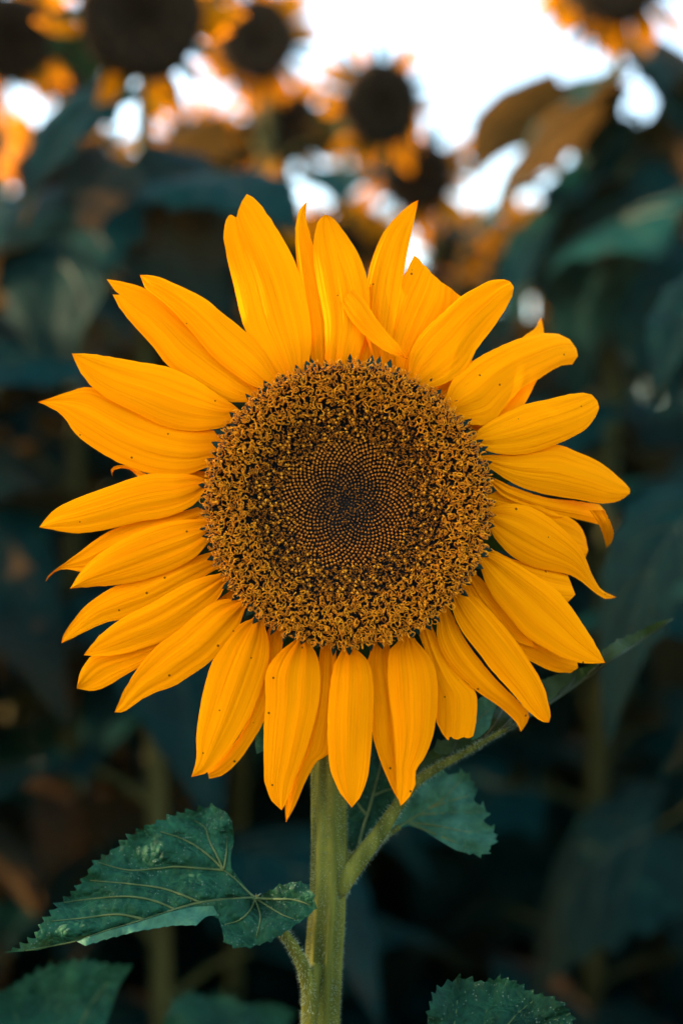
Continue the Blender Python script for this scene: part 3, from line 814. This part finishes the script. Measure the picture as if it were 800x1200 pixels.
# its folded lower margin and rounded basal lobe
lobe = sheet([(88,1103),(125,1091),(160,1081),(200,1068),(230,1060),(265,1054.5),(299,1053),(316,1044),(328,1037),(343,1034),(352,1033),(361,1038),(368,1050),(371,1065),(361,1074),(340,1089),(316,1104),(292,1111),(274,1111),(262,1104),(260,1089),(256,1077),(245,1073),(229,1084),(205,1084),(185,1087),(160,1091),(125,1100),(100,1108)],
   [(299,1053,.022),(230,1060,.014),(160,1081,.010),(90,1103,.006),(350,1040,.010),(368,1060,.004),(320,1100,-.004),(270,1108,-.008),(280,1080,.006),(229,1084,.004),(160,1092,.0),(100,1108,.001)],
   [[(299,1053),(320,1054),(345,1055),(364,1061)],
    [(299,1053),(315,1063),(330,1072),(346,1078)],
    [(299,1053),(293,1067),(280,1079),(263,1084)],
    [(299,1055),(305,1075),(300,1100)]],
   M['leaf'], lf, name='folded_lobe', teeth=2.6, teeth_from=7, teeth_to=20, seed=12, ripple=0.003, vein_r=(0.0008, 0.0003), spacing=4.5, relief=0.0026, vein_out=0.0009)
strip = sheet([(90,1104),(125,1092),(160,1082),(200,1069),(228,1063),(250,1062),(256,1074),(244,1073),(229,1085),(205,1085),(185,1088),(160,1092),(125,1101),(100,1109)],
   [(228,1063,.0075),(160,1082,.0045),(90,1104,.0010),(250,1066,.005),(229,1085,-.004),(160,1092,-.007),(100,1108,-.006)],
   [], M['leaf_under'], lf, name='folded_margin', teeth=1.2, teeth_from=6, teeth_to=13, seed=13, ripple=0.0005, relief=0, spacing=5)
petiole([(372,1250,.044),(364,1200,.040),(362,1165,.036),(357,1138,.032),(346,1114,.028),(334,1096,.026),(318,1072,.026),(299,1053,.023)], 0.0052, 0.0020, lf, 5, hair=1300)
# decurrent ridge under the petiole
path = catmull([P(*p) for p in [(372,1128,.036),(368,1150,.037),(366,1180,.038),(363,1240,.041),(368,1330,.045)]], 16)
v, f = tube(rel(path), [0.003, 0.0042, 0.0042, 0.004, 0.004, 0.0038, 0.0036, 0.0034, 0.0032, 0.003, 0.0028, 0.0026, 0.0024, 0.0022, 0.002, 0.0018], 12)
obj('leaf_trace', v, f, M['stem'], stem)

# right leaf, seen nearly edge-on from below
rf = sheet([(476,934),(495,910),(540,884),(600,850),(660,812),(720,770),(760,744),(790,724),(770,729),(745,741),(722,750),(706,762),(690,780),(660,788),(641,795),(622,800),(604,806),(588,822),(572,845),(556,862),(540,858),(518,868),(500,884),(484,906)],
   [(476,934,.052),(600,850,.055),(720,770,.060),(790,724,.070),(740,742,.078),(660,788,.080),(600,810,.078),(540,858,.066),(500,884,.058)],
   [[(474,938),(495,911),(540,885),(600,851),(660,813),(720,771),(760,745),(788,725)],
    [(560,873),(580,850),(592,825)],[(610,845),(625,825),(632,803)],[(655,815),(670,800),(676,788)],[(520,896),(530,880),(536,866)],[(690,791),(705,775),(712,764)],[(585,859),(605,835),(612,812)]],
   M['leaf_dry'], flower, teeth=2.0, teeth_from=8, teeth_to=20, seed=21, ripple=0.002, vein_r=(0.0017, 0.0005), spacing=6, vmat=M['bg_vein'])
petiole([(392,1046,.042),(405,1028,.040),(424,1003,.042),(445,975,.045),(466,944,.049),(484,920,.0505),(505,904,.0515),(545,882,.0530),(610,845,.0550)], 0.0058, 0.0006, rf, 6, hair=1500)
sheet([(552,868),(556,822),(566,816),(584,823),(577,838),(573,854),(562,864)],
   [(556,822,.052),(584,823,.055),(560,862,.046)], [[(554,850),(566,838),(580,826)]], M['leaf_under'], rf, name='curled_margin', seed=22, relief=0.0008, spacing=5, vein_r=(0.0004, 0.0002))
sheet([(508,880),(512,866),(524,872),(532,880),(524,884),(514,884)], [(508,880,.050),(532,880,.054)], [], M['leaf_dry'], rf, name='curled_margin', seed=23, spacing=5)

# leaf hanging behind the right petiole
bf = sheet([(450,982),(462,973),(479,968),(493,972),(514,985),(534,997),(551,1001),(562,1004),(574,1000),(573,994),(583,987),(580,978),(579,968),(566,965),(573,954),(565,942),(556,941),(558,926),(549,907),(540,902),(528,909),(516,899),(500,896),(480,915),(465,945)],
   [(450,982,.062),(480,940,.070),(500,896,.085),(550,907,.088),(580,960,.074),(574,1000,.062),(520,985,.060),(516,940,.075)],
   [[(446,988),(462,973),(476,964),(499,949),(517,938),(540,915)],
    [(476,964),(510,968),(545,975),(576,975)],[(476,964),(510,978),(550,994)],[(490,955),(525,953),(565,952)],[(500,949),(530,938),(555,932)]],
   M['leaf_under'], flower, teeth=5, teeth_from=6, teeth_to=21, seed=31, ripple=0.002, vein_r=(0.0010, 0.0003), relief=0.003, spacing=5, tooth_len=11)
sheet([(412,1004),(406,985),(404,930),(412,880),(436,845),(462,860),(478,900),(474,935),(452,968),(428,998)],
   [(412,1000,.060),(404,930,.070),(436,850,.085),(475,920,.075)],
   [[(418,996),(426,968),(433,946),(438,926),(446,895),(450,860)],[(436,933),(448,928),(462,924)],[(430,956),(418,940),(410,915)]],
   M['leaf'], bf, name='basal_lobe', seed=32, ripple=0.002, vein_r=(0.0010, 0.0004), spacing=6)
petiole([(396,1012,.050),(412,1004,.058),(432,994,.060),(450,981,.062),(468,969,.063)], 0.0034, 0.0014, bf, 7, hair=300)

# low leaf at the right foot of the frame
lr = sheet([(500,1215),(501,1186),(507,1165),(513,1157),(538,1144),(553,1148),(565,1151),(585,1145),(604,1150),(613,1157),(624,1163),(634,1166),(648,1169),(661,1177),(666,1185),(672,1194),(672,1230),(640,1290),(580,1320),(530,1290)],
   [(500,1200,.0),(540,1146,.02),(600,1150,.015),(670,1190,-.005),(600,1230,-.01),(580,1310,.0)],
   [[(545,1300),(570,1260),(600,1225),(640,1200),(668,1188)],[(560,1270),(575,1230),(605,1190),(632,1168)],[(550,1285),(552,1235),(568,1190),(583,1150)],[(548,1290),(530,1230),(535,1180),(538,1150)],[(546,1296),(520,1240),(506,1200)]],
   M['leaf'], flower, teeth=6, teeth_from=1, teeth_to=16, seed=41, ripple=0.002, vein_r=(0.0009, 0.0003), relief=0.004)
petiole([(376,1420,.047),(420,1400,.03),(490,1350,.012),(545,1298,.004)], 0.0045, 0.002, lr, 8, hair=0)
# soft leaf at the left foot of the frame, further back
ll = sheet([(155,1131),(140,1155),(128,1190),(112,1230),(60,1290),(-10,1310),(-60,1250),(-30,1190),(0,1163),(20,1152),(45,1136),(60,1132),(75,1128),(100,1124),(125,1130)],
   [(155,1131,.19),(60,1290,.13),(-40,1230,.17),(20,1150,.20)],
   [[(70,1280),(85,1230),(105,1180),(140,1138)],[(66,1275),(60,1220),(70,1170),(76,1132)],[(60,1270),(30,1220),(10,1170)]],
   M['leaf'], flower, teeth=5, teeth_from=8, teeth_to=15, seed=51, ripple=0.004, vein_r=(0.0009, 0.0003), relief=0.004, spacing=8)
petiole([(372,1460,.047),(300,1440,.08),(180,1380,.11),(70,1284,.13)], 0.0045, 0.002, ll, 9, hair=0)
lm = sheet([(345,1185),(330,1230),(270,1270),(205,1250),(190,1200),(205,1172),(225,1160),(240,1170),(262,1166),(290,1178),(318,1176)],
   [(345,1185,.34),(200,1200,.30),(270,1270,.25),(230,1162,.36)],
   [[(300,1265),(280,1220),(250,1180)],[(300,1260),(310,1215),(320,1185)]],
   M['leaf'], flower, teeth=6, teeth_from=5, teeth_to=11, seed=52, ripple=0.004, relief=0.004, spacing=8)
petiole([(374,1480,.047),(360,1420,.12),(330,1330,.19),(300,1264,.25)], 0.0045, 0.002, lm, 10, hair=0)

# ------------------------------------------------------------------ sunflowers of the field behind
def bg_leaf_mesh(seed, L):
    """heart-shaped toothed blade along +X, drooping; returns verts, faces, midrib path, vein paths"""
    rg = random.Random(seed)
    rows, cols = 15, 13
    droop = rg.uniform(0.35, 1.0)
    rise = rg.uniform(-0.1, 0.4)
    fold = rg.uniform(0.10, 0.34)
    twist = rg.uniform(-0.35, 0.35)
    W = L * rg.uniform(0.72, 0.92)
    v, f = [], []
    def surf(t, u):
        """t along the midrib, u -1..1 across"""
        back = 0.13 * L * (1 - t) ** 6 * abs(u)          # basal lobes reach back
        prof = (math.sin(math.pi * (t ** 0.62)) ** 0.85) * (1 - 0.28 * t) + 0.42 * math.exp(-(t / 0.13) ** 2)
        if t >= 0.999: prof = 0
        w = W * 0.5 * prof * 1.12
        x = L * t - back * 1.2
        yy = u * w
        zz = L * (rise * t - droop * t * t) + fold * abs(yy) * 0.9 - 1.2 * yy * yy / max(L, .01) * 0.5
        zz += 0.035 * L * noise.noise(Vector((t * 4, u * 2.2, seed))) * (0.3 + abs(u))
        zz += 0.016 * L * math.sin(t * 22 + abs(u) * 3) * abs(u)
        a = twist * t
        return Vector((x, yy * math.cos(a) - zz * math.sin(a), yy * math.sin(a) + zz * math.cos(a)))
    for i in range(rows):
        t = i / (rows - 1)
        for k in range(cols):
            u = k / (cols - 1) * 2 - 1
            tt = t
            if abs(u) > 0.99 and 0 < i < rows - 1:
                u *= 1.10 if i % 2 else 0.96
                tt = min(t + (0.03 if i % 2 else 0), 0.99)
            v.append(surf(tt, u))
    for i in range(rows - 1):
        for k in range(cols - 1):
            a = i * cols + k
            f.append((a, a + 1, a + cols + 1, a + cols))
    mid = [surf(t / 12, 0) + Vector((0, 0, -0.0008)) for t in range(12)]
    veins = []
    for s in (-1, 1):
        for t0, ue in ((0.03, 0.75), (0.22, 0.8), (0.45, 0.8)):
            veins.append([surf(min(t0 + 0.26 * q / 5, 0.98), s * ue * (q / 5)) + Vector((0, 0, 0.0006)) for q in range(6)])
    return v, f, mid, veins

BL = []
for s in range(9):
    v, f, mid, veins = bg_leaf_mesh(100 + s, 0.24)
    me = bpy.data.meshes.new('leaf')
    me.from_pydata([tuple(p) for p in v], [], f)
    me.polygons.foreach_set('use_smooth', [True] * len(me.polygons))
    me.materials.append(M['bg_leaf_shaded'])
    mb = MB()
    mb.add(tube(mid, [0.0030 * (1 - i / 14) for i in range(len(mid))], 5))
    for q in veins:
        mb.add(tube(q, [0.0016 * (1 - i / 8) for i in range(len(q))], 4))
    me2 = bpy.data.meshes.new('veins')
    me2.from_pydata([tuple(p) for p in mb.v], [], mb.f)
    me2.materials.append(M['bg_vein'])
    BL.append((me, me2))

def link(name, me, parent, mat4=None):
    o = bpy.data.objects.new(name, me)
    COL.objects.link(o)
    o.parent = parent
    if mat4 is not None: o.matrix_local = mat4
    return o

# shared petal meshes for the field flowers
BP = []
for s in range(5):
    rg = random.Random(300 + s)
    v, f = [], []
    rows, cols = 8, 5
    Lp, Wp = rg.uniform(0.045, 0.075), rg.uniform(0.017, 0.026)
    bendp, tw = rg.uniform(-0.8, 0.4), rg.uniform(-0.6, 0.6)
    for i in range(rows):
        t = i / (rows - 1)
        w = Wp * 0.5 * (math.sin(math.pi * (0.12 + 0.88 * t)) ** 0.7 if i < rows - 1 else 0.03)
        for k in range(cols):
            u = k / (cols - 1) * 2 - 1
            a = tw * t
            v.append((Lp * t, u * w * math.cos(a), bendp * Lp * t * t + u * w * math.sin(a) - 0.2 * abs(u) * w))
    for i in range(rows - 1):
        for k in range(cols - 1):
            a = i * cols + k
            f.append((a, a + 1, a + cols + 1, a + cols))
    me = bpy.data.meshes.new('petal')
    me.from_pydata(v, [], f)
    me.polygons.foreach_set('use_smooth', [True] * len(me.polygons))
    me.materials.append(M['bg_petal'])
    BP.append(me)

def make_field_plant(seed, far=False, nleaf=17, head_r=0.068, nod=0.35, keep=0.56, top=1.0):
    rg = random.Random(seed)
    root = empty('sunflower', (0, 0, 0))
    Hh = 1.85
    lean = rg.uniform(-0.04, 0.04)
    pts = [Vector((0, 0, -0.05)), Vector((lean * 0.3, 0, Hh * 0.4)), Vector((lean, 0.01, Hh * 0.8)), Vector((lean, 0.03, Hh * 0.95)), Vector((lean, 0.01, Hh + 0.035)), Vector((lean, -0.05, Hh + 0.03))]
    path = catmull(pts, 30)
    rad = [0.016 - 0.007 * (i / 29) for i in range(30)]
    v, f = tube(path, rad, 10, flute=5, famp=0.04)
    obj('stem', v, f, M['bg_stem'], root)
    hc = Vector((lean, -0.085, Hh))
    # head frame: faces -Y, nodding down
    fz = Vector((rg.uniform(-0.2, 0.2), -math.cos(nod), -math.sin(nod))).normalized()
    fx = Vector((1, 0, 0)); fx = (fx - fz * fx.dot(fz)).normalized()
    fy = fz.cross(fx)
    F = Matrix(((fx.x, fy.x, fz.x, hc.x), (fx.y, fy.y, fz.y, hc.y), (fx.z, fy.z, fz.z, hc.z), (0, 0, 0, 1)))
    v, f = [], []
    NAh = 28
    prof = [(0.02, 0.004), (0.35, 0.010), (0.7, 0.013), (0.93, 0.008), (1.02, -0.004), (0.92, -0.020), (0.6, -0.036), (0.2, -0.048), (0.02, -0.05)]
    for r, z in prof:
        for k in range(NAh):
            a = 2 * math.pi * k / NAh
            rr = r * head_r * (1 + 0.03 * math.sin(5 * a + seed))
            zz = z + 0.0025 * noise.noise(Vector((math.cos(a) * 9 * r, math.sin(a) * 9 * r, seed)))
            v.append(F @ Vector((math.cos(a) * rr, math.sin(a) * rr, zz)))
    for i in range(len(prof) - 1):
        for k in range(NAh):
            k2 = (k + 1) % NAh
            f.append((i*NAh + k, i*NAh + k2, (i+1)*NAh + k2, (i+1)*NAh + k))
    hd = obj('seed_disc', v, f, M['bg_disc'], root)
    hd.data.materials.append(M['bract'])
    for p in hd.data.polygons:
        if p.index >= 5 * NAh: p.material_index = 1
    # raised florets in rings, so the edge of the disc is rough
    mb = MB()
    for i in range(260):
        r = head_r * math.sqrt((i + 0.5) / 260) * 1.0
        a = i * GA
        z = 0.012 - 0.006 * max(r / head_r - 0.7, 0)
        c = F @ Vector((math.cos(a) * r, math.sin(a) * r, z - 0.004))
        tip = F @ Vector((math.cos(a) * r * 1.05 + rg.uniform(-.002, .002), math.sin(a) * r * 1.05 + rg.uniform(-.002, .002), z + rg.uniform(0.003, 0.009)))
        mb.add(tube([c, tip], [0.0026, 0.0013], 4))
    mb.build('florets', M['bg_disc'], hd, smooth=False, kind='stuff')
    npet = 26
    for k in range(npet):
        if rg.random() > keep: continue
        a = 2 * math.pi * (k + rg.uniform(-0.3, 0.3)) / npet
        m4 = F @ Matrix.Rotation(a, 4, 'Z') @ Matrix.Translation((head_r * 0.95, 0, -0.004 - 0.004 * (k % 2))) @ Matrix.Rotation(rg.uniform(-0.45, 0.5), 4, 'Y') @ Matrix.Rotation(rg.uniform(-0.4, 0.4), 4, 'X')
        link('petal', rg.choice(BP), root, m4)
    br = MB()
    for k in range(22):
        a = 2 * math.pi * (k + rg.uniform(-0.3, 0.3)) / 22
        b = F @ Vector((math.cos(a) * head_r * 0.9, math.sin(a) * head_r * 0.9, -0.018))
        d = (F.to_3x3() @ Vector((math.cos(a), math.sin(a), rg.uniform(-0.5, 0.2)))).normalized()
        br.add(blade(b, d, fz, rg.uniform(0.03, 0.05), 0.018, 6, rg.uniform(-0.01, 0.01)))
    br.build('bracts', M['bract'], hd, kind='stuff')
    # leaves
    for j in range(nleaf):
        t = 0.22 + 0.72 * (j + rg.uniform(-0.2, 0.2)) / nleaf
        t = min(max(t, 0.2), 0.95)
        c = path[int(t * 25)].copy()
        c.z = Hh * t
        a = j * 2.4 + rg.uniform(-0.4, 0.4) + seed
        size = (1.25 - 0.55 * t) * rg.uniform(0.85, 1.2) * (top if t > 0.6 else 1.0)
        up = rg.uniform(0.25, 0.8)
        pl = 0.12 * size
        d = Vector((math.cos(a), math.sin(a), 0))
        e = c + d * pl + Vector((0, 0, pl * up))
        me, me2 = BL[rg.randrange(len(BL))]
        m4 = Matrix.Translation(e) @ Matrix.Rotation(a, 4, 'Z') @ Matrix.Rotation(rg.uniform(-0.1, 0.5), 4, 'Y') @ Matrix.Rotation(rg.uniform(-0.4, 0.4), 4, 'X') @ Matrix.Scale(size, 4)
        lo = link('leaf', me, root, m4)
        if not far: link('veins', me2, lo)
        pp = catmull([c - d * 0.004, c + d * pl * 0.5 + Vector((0, 0, pl * up * 0.75)), e + d * 0.004], 7)
        v, f = tube(pp, [0.0055, 0.005, 0.0045, 0.004, 0.0036, 0.0033, 0.003], 6)
        po = obj('petiole', v, f, M['bg_stem'], root)
    return root, hc

def copy_tree(o, parent=None):
    c = o.copy()
    COL.objects.link(c)
    if parent is not None: 
        c.parent = parent
    for ch in o.children:
        copy_tree(ch, c)
    return c

PROTO = [make_field_plant(s, nod=n, nleaf=22, keep=0.56, top=1.0) for s, n in ((1, 0.35), (2, 0.15), (3, 0.6), (4, 0.3), (6, 0.45))]
RPROTO = [make_field_plant(s, nleaf=19, head_r=0.046, nod=0.6, keep=0.5, top=1.25) for s in (21, 22, 23, 24, 26)]
FPROTO = [make_field_plant(s, far=True, nleaf=13, head_r=0.05, keep=0.55, top=1.2) for s in (11, 12, 13, 14)]
used = set()
def place(pool, k, px, py, y, rz, label, group=None, scale=None):
    """plant a copy so that its head's centre stands at photo pixel (px, py) at depth y"""
    root, hc = pool[k % len(pool)]
    key = (id(pool), k % len(pool))
    o = root if key not in used else copy_tree(root)
    used.add(key)
    T = P(px, py, y)
    s = scale or T.z / hc.z
    off = Matrix.Rotation(rz, 3, 'Z') @ hc * s
    o.location = (T.x - off.x, T.y - off.y, 0)
    o.rotation_euler = (0, 0, rz)
    o.scale = (s, s, s)
    o['label'] = label
    o['category'] = 'sunflower'
    if group: o['group'] = group
    return o

HEADS = [
 (0, 165, 18, 0.85, 0.1, 'blurred sunflower with the broadest dark disc, standing tall behind the large bloom'),
 (1, 300, 45, 2.1, -0.1, 'blurred sunflower with dark round disc ringed by glowing petals against the sky'),
 (3, 446, 122, 1.7, 0.55, 'blurred sunflower turned sideways, dark brown head alone against the white sky'),
 (4, 488, 205, 1.95, -0.3, 'blurred sunflower with small dark head just under the sideways one'),
 (1, 720, -38, 1.25, -0.2, 'blurred sunflower with petals hanging over a sunlit stem and wide leaves'),
 (2, 10, 45, 1.7, 0.3, 'blurred sunflower with dark head beside the broadest dark disc'),
 (0, 80, 78, 2.6, -0.15, 'blurred sunflower with shaggy glowing petals under the broadest dark disc'),
 (2, 225, 172, 3.0, 0.15, 'blurred sunflower with glowing petals low in the gap of bright sky'),
 (3, 335, 150, 2.3, 0.2, 'blurred sunflower with low dark head below the one ringed by glowing petals'),
]
def pmat(o):
    return Matrix.LocRotScale(o.location, o.rotation_euler, o.scale)
def add_leaf(plant, k, base, tip, nrm, stem_pt, wide=1.0):
    """one more leaf on a field plant, from its base to its tip, with a petiole from the stem"""
    B, T, C = P(*base), P(*tip), P(*stem_pt)
    x = (T - B); L = x.length; x.normalize()
    z = Vector(nrm); z = (z - x * z.dot(x)).normalized()
    yv = z.cross(x)
    s = L / 0.235
    m4 = Matrix(((x.x*s, yv.x*s*wide, z.x*s, B.x), (x.y*s, yv.y*s*wide, z.y*s, B.y), (x.z*s, yv.z*s*wide, z.z*s, B.z), (0, 0, 0, 1)))
    inv = pmat(plant).inverted()
    me, me2 = BL[k]
    lo = link('leaf', me, plant, inv @ m4)
    link('veins', me2, lo)
    pp = catmull([C, C.lerp(B, 0.5) + Vector((0, 0, 0.15 * (B - C).length)), B + x * 0.004], 9)
    v, f = tube([inv @ p for p in pp], [0.0055 - 0.0003 * i for i in range(9)], 6)
    obj('petiole', v, f, M['bg_stem'], plant)

HP = [place(PROTO, k, px, py, y, rz, lab) for k, px, py, y, rz, lab in HEADS]
add_leaf(HP[4], 2, (728, 100, 1.34), (530, 225, 1.2), (-0.5, 0.25, 0.8), (738, 110, 1.34), 0.5)
add_leaf(HP[4], 4, (700, 235, 1.32), (545, 262, 1.15), (-0.3, 0.1, 0.8), (738, 215, 1.34), 0.55)
add_leaf(HP[4], 0, (756, 150, 1.37), (822, 300, 1.40), (0.2, -0.8, 0.5), (738, 130, 1.34), 0.9)
add_leaf(HP[4], 3, (728, 205, 1.33), (640, 330, 1.18), (-0.2, -0.7, 0.6), (738, 190, 1.34), 0.9)
add_leaf(HP[4], 6, (745, 285, 1.33), (790, 420, 1.2), (0.1, -0.8, 0.5), (738, 265, 1.34), 0.9)
add_leaf(HP[4], 7, (760, 60, 1.35), (840, 160, 1.25), (0.3, -0.6, 0.7), (738, 70, 1.34), 0.8)
add_leaf(HP[4], 5, (720, 150, 1.34), (585, 260, 1.4), (-0.3, -0.6, 0.7), (738, 160, 1.34), 0.7)
add_leaf(HP[0], 7, (140, 112, 0.93), (5, 195, 0.80), (-0.2, -0.6, 0.7), (168, 118, 0.95), 0.6)
add_leaf(HP[0], 5, (150, 190, 0.92), (250, 290, 0.78), (0.3, -0.7, 0.6), (168, 200, 0.95))
add_leaf(HP[0], 1, (110, 230, 0.92), (-10, 330, 0.75), (-0.2, -0.6, 0.7), (168, 240, 0.95))

rg = random.Random(77)
taken = []
ORD = ['first', 'second', 'third', 'fourth', 'fifth', 'sixth', 'seventh', 'eighth']
rows = [(1.15, 0.42), (1.6, 0.36), (2.05, 0.36), (2.55, 0.38), (3.1, 0.4), (3.7, 0.42), (4.4, 0.46), (5.2, 0.5)]
cnt = 0
for ri_, (ry, sp_) in enumerate(rows):
    half = 0.26 * (D + ry) + 0.45
    n = int(2 * half / sp_)
    for i in range(n + 1):
        x = -half + i * sp_ + rg.uniform(-0.1, 0.1)
        y = ry + rg.uniform(-0.15, 0.15)
        s = S0 * (D + y) / D
        px = 400 + x / s
        if ry < 2.8 and 660 < px < 900: continue      # the plant with the sunlit stem stands here
        # treetop line of the field as the photograph shows it, open to the sky between
        if 290 < px < 650: lim = 255 + 40 * rg.random()
        elif px < 0 or px > 820: lim = 60 + 120 * rg.random()
        elif px >= 650: lim = 300 + 60 * rg.random()
        else: lim = 190 + 80 * rg.random()
        z = H + (600 - lim) * s
        z = min(z, rg.uniform(1.95, 2.2))
        py = 600 - (z - H) / s
        far = ry > 2.3
        place(FPROTO if far else RPROTO, rg.randrange(5), px, py, y, rg.uniform(-0.35, 0.35), 'leafy sunflower plant in the ' + ORD[ri_] + ' shaded row behind the large bloom', ORD[ri_] + ' row of sunflower plants behind')
        cnt += 1
for q, (px, py, y) in enumerate(((640, 318, 2.2), (765, 335, 2.35), (530, 292, 2.3), (700, 345, 1.75), (590, 330, 2.9))):
    place(RPROTO, q, px, py, y, rg.uniform(-0.3, 0.3), 'leafy sunflower plant behind the one with the sunlit stem', 'sunflower plants behind the sunlit stem')
# neighbours beside the frame
NB = []
for x, y, z in ((-0.78, 0.35, 1.7), (0.52, 0.45, 1.42), (-1.0, -0.1, 1.65), (1.05, 0.0, 1.7), (-0.62, 0.9, 1.8), (1.0, 0.95, 1.8), (-0.95, 0.3, 1.8), (-0.75, 0.6, 1.9), (-1.3, 0.1, 1.85), (-1.25, 0.6, 1.9), (-1.6, 0.25, 1.75), (-1.7, 0.8, 1.8), (-2.0, 0.5, 1.75), (-1.6, 1.3, 1.8), (-2.0, 1.7, 1.8), (-1.75, 2.2, 1.8), (-2.3, 1.1, 1.8), (-2.1, 2.7, 1.8), (-2.6, 2.0, 1.8), (-1.2, 1.2, 1.8), (-2.4, 0.2, 1.7)):
    s = S0 * (D + y) / D
    NB.append(place(RPROTO if abs(x) < 1.1 else FPROTO, rg.randrange(5), 400 + x / s, 600 - (z - H) / s, y, rg.uniform(-0.3, 0.3), 'leafy sunflower plant standing off to the side of the large bloom', 'neighbouring sunflower plants'))

def stem_px_at(o, z):
    return 400 + o.location.x / (S0 * (D + o.location.y + 0.01) / D), 600 - (z - H) / (S0 * (D + o.location.y) / D), o.location.y
rp = NB[1]
rp['label'] = 'leafy sunflower plant whose soft leaves reach in beside the edge-on leaf'
add_leaf(rp, 3, (826, 588, 0.44), (676, 702, 0.36), (-0.2, -0.55, 0.85), stem_px_at(rp, 1.24), 0.75)
add_leaf(rp, 0, (846, 322, 0.50), (752, 412, 0.42), (-0.3, -0.5, 0.8), stem_px_at(rp, 1.36), 0.6)
add_leaf(rp, 6, (765, 974, 0.86), (560, 1110, 0.90), (0.25, -0.35, 0.9), stem_px_at(rp, 1.0), 1.1)
# low growth that covers the soil between the rows
mb = MB()
for i in range(9000):
    y = 0.5 + 7.5 * rg.random() ** 1.3
    x = rg.uniform(-1, 1) * (0.3 * y + 1.2)
    z = 0.02 + 0.62 * rg.random() ** 1.4
    a = rg.uniform(0, 6.28)
    d = Vector((math.cos(a), math.sin(a), rg.uniform(-0.5, 0.4))).normalized()
    L = rg.uniform(0.09, 0.2)
    mb.add(blade(Vector((x, y, z)), d, Vector((0.1, -0.2, 1)).normalized(), L, L * rg.uniform(0.5, 0.8), 5, L * 0.3))
low = mb.build('ground_cover', M['bg_leaf_shaded'], None, kind='stuff')
low['label'] = 'dark low leaves covering the soil between the sunflower rows'
low['category'] = 'ground cover'
# far rows, one mass to the horizon
mb, mh = MB(), MB()
for i in range(5200):
    y = 6.0 + 60 * rg.random() ** 2
    x = rg.uniform(-1, 1) * (0.35 * y + 3)
    z = rg.uniform(0.5, 1.75)
    a = rg.uniform(0, 6.28)
    d = Vector((math.cos(a), math.sin(a), rg.uniform(-0.6, 0.2))).normalized()
    L = rg.uniform(0.18, 0.32)
    mb.add(blade(Vector((x, y, z)), d, Vector((0.1, 0.1, 1)).normalized(), L, L * 0.8, 5, L * 0.3))
far = mb.build('sunflower_field', M['bg_leaf_shaded'], None, kind='stuff')
far['label'] = 'distant mass of sunflower leaves reaching the horizon'
far['category'] = 'crop'
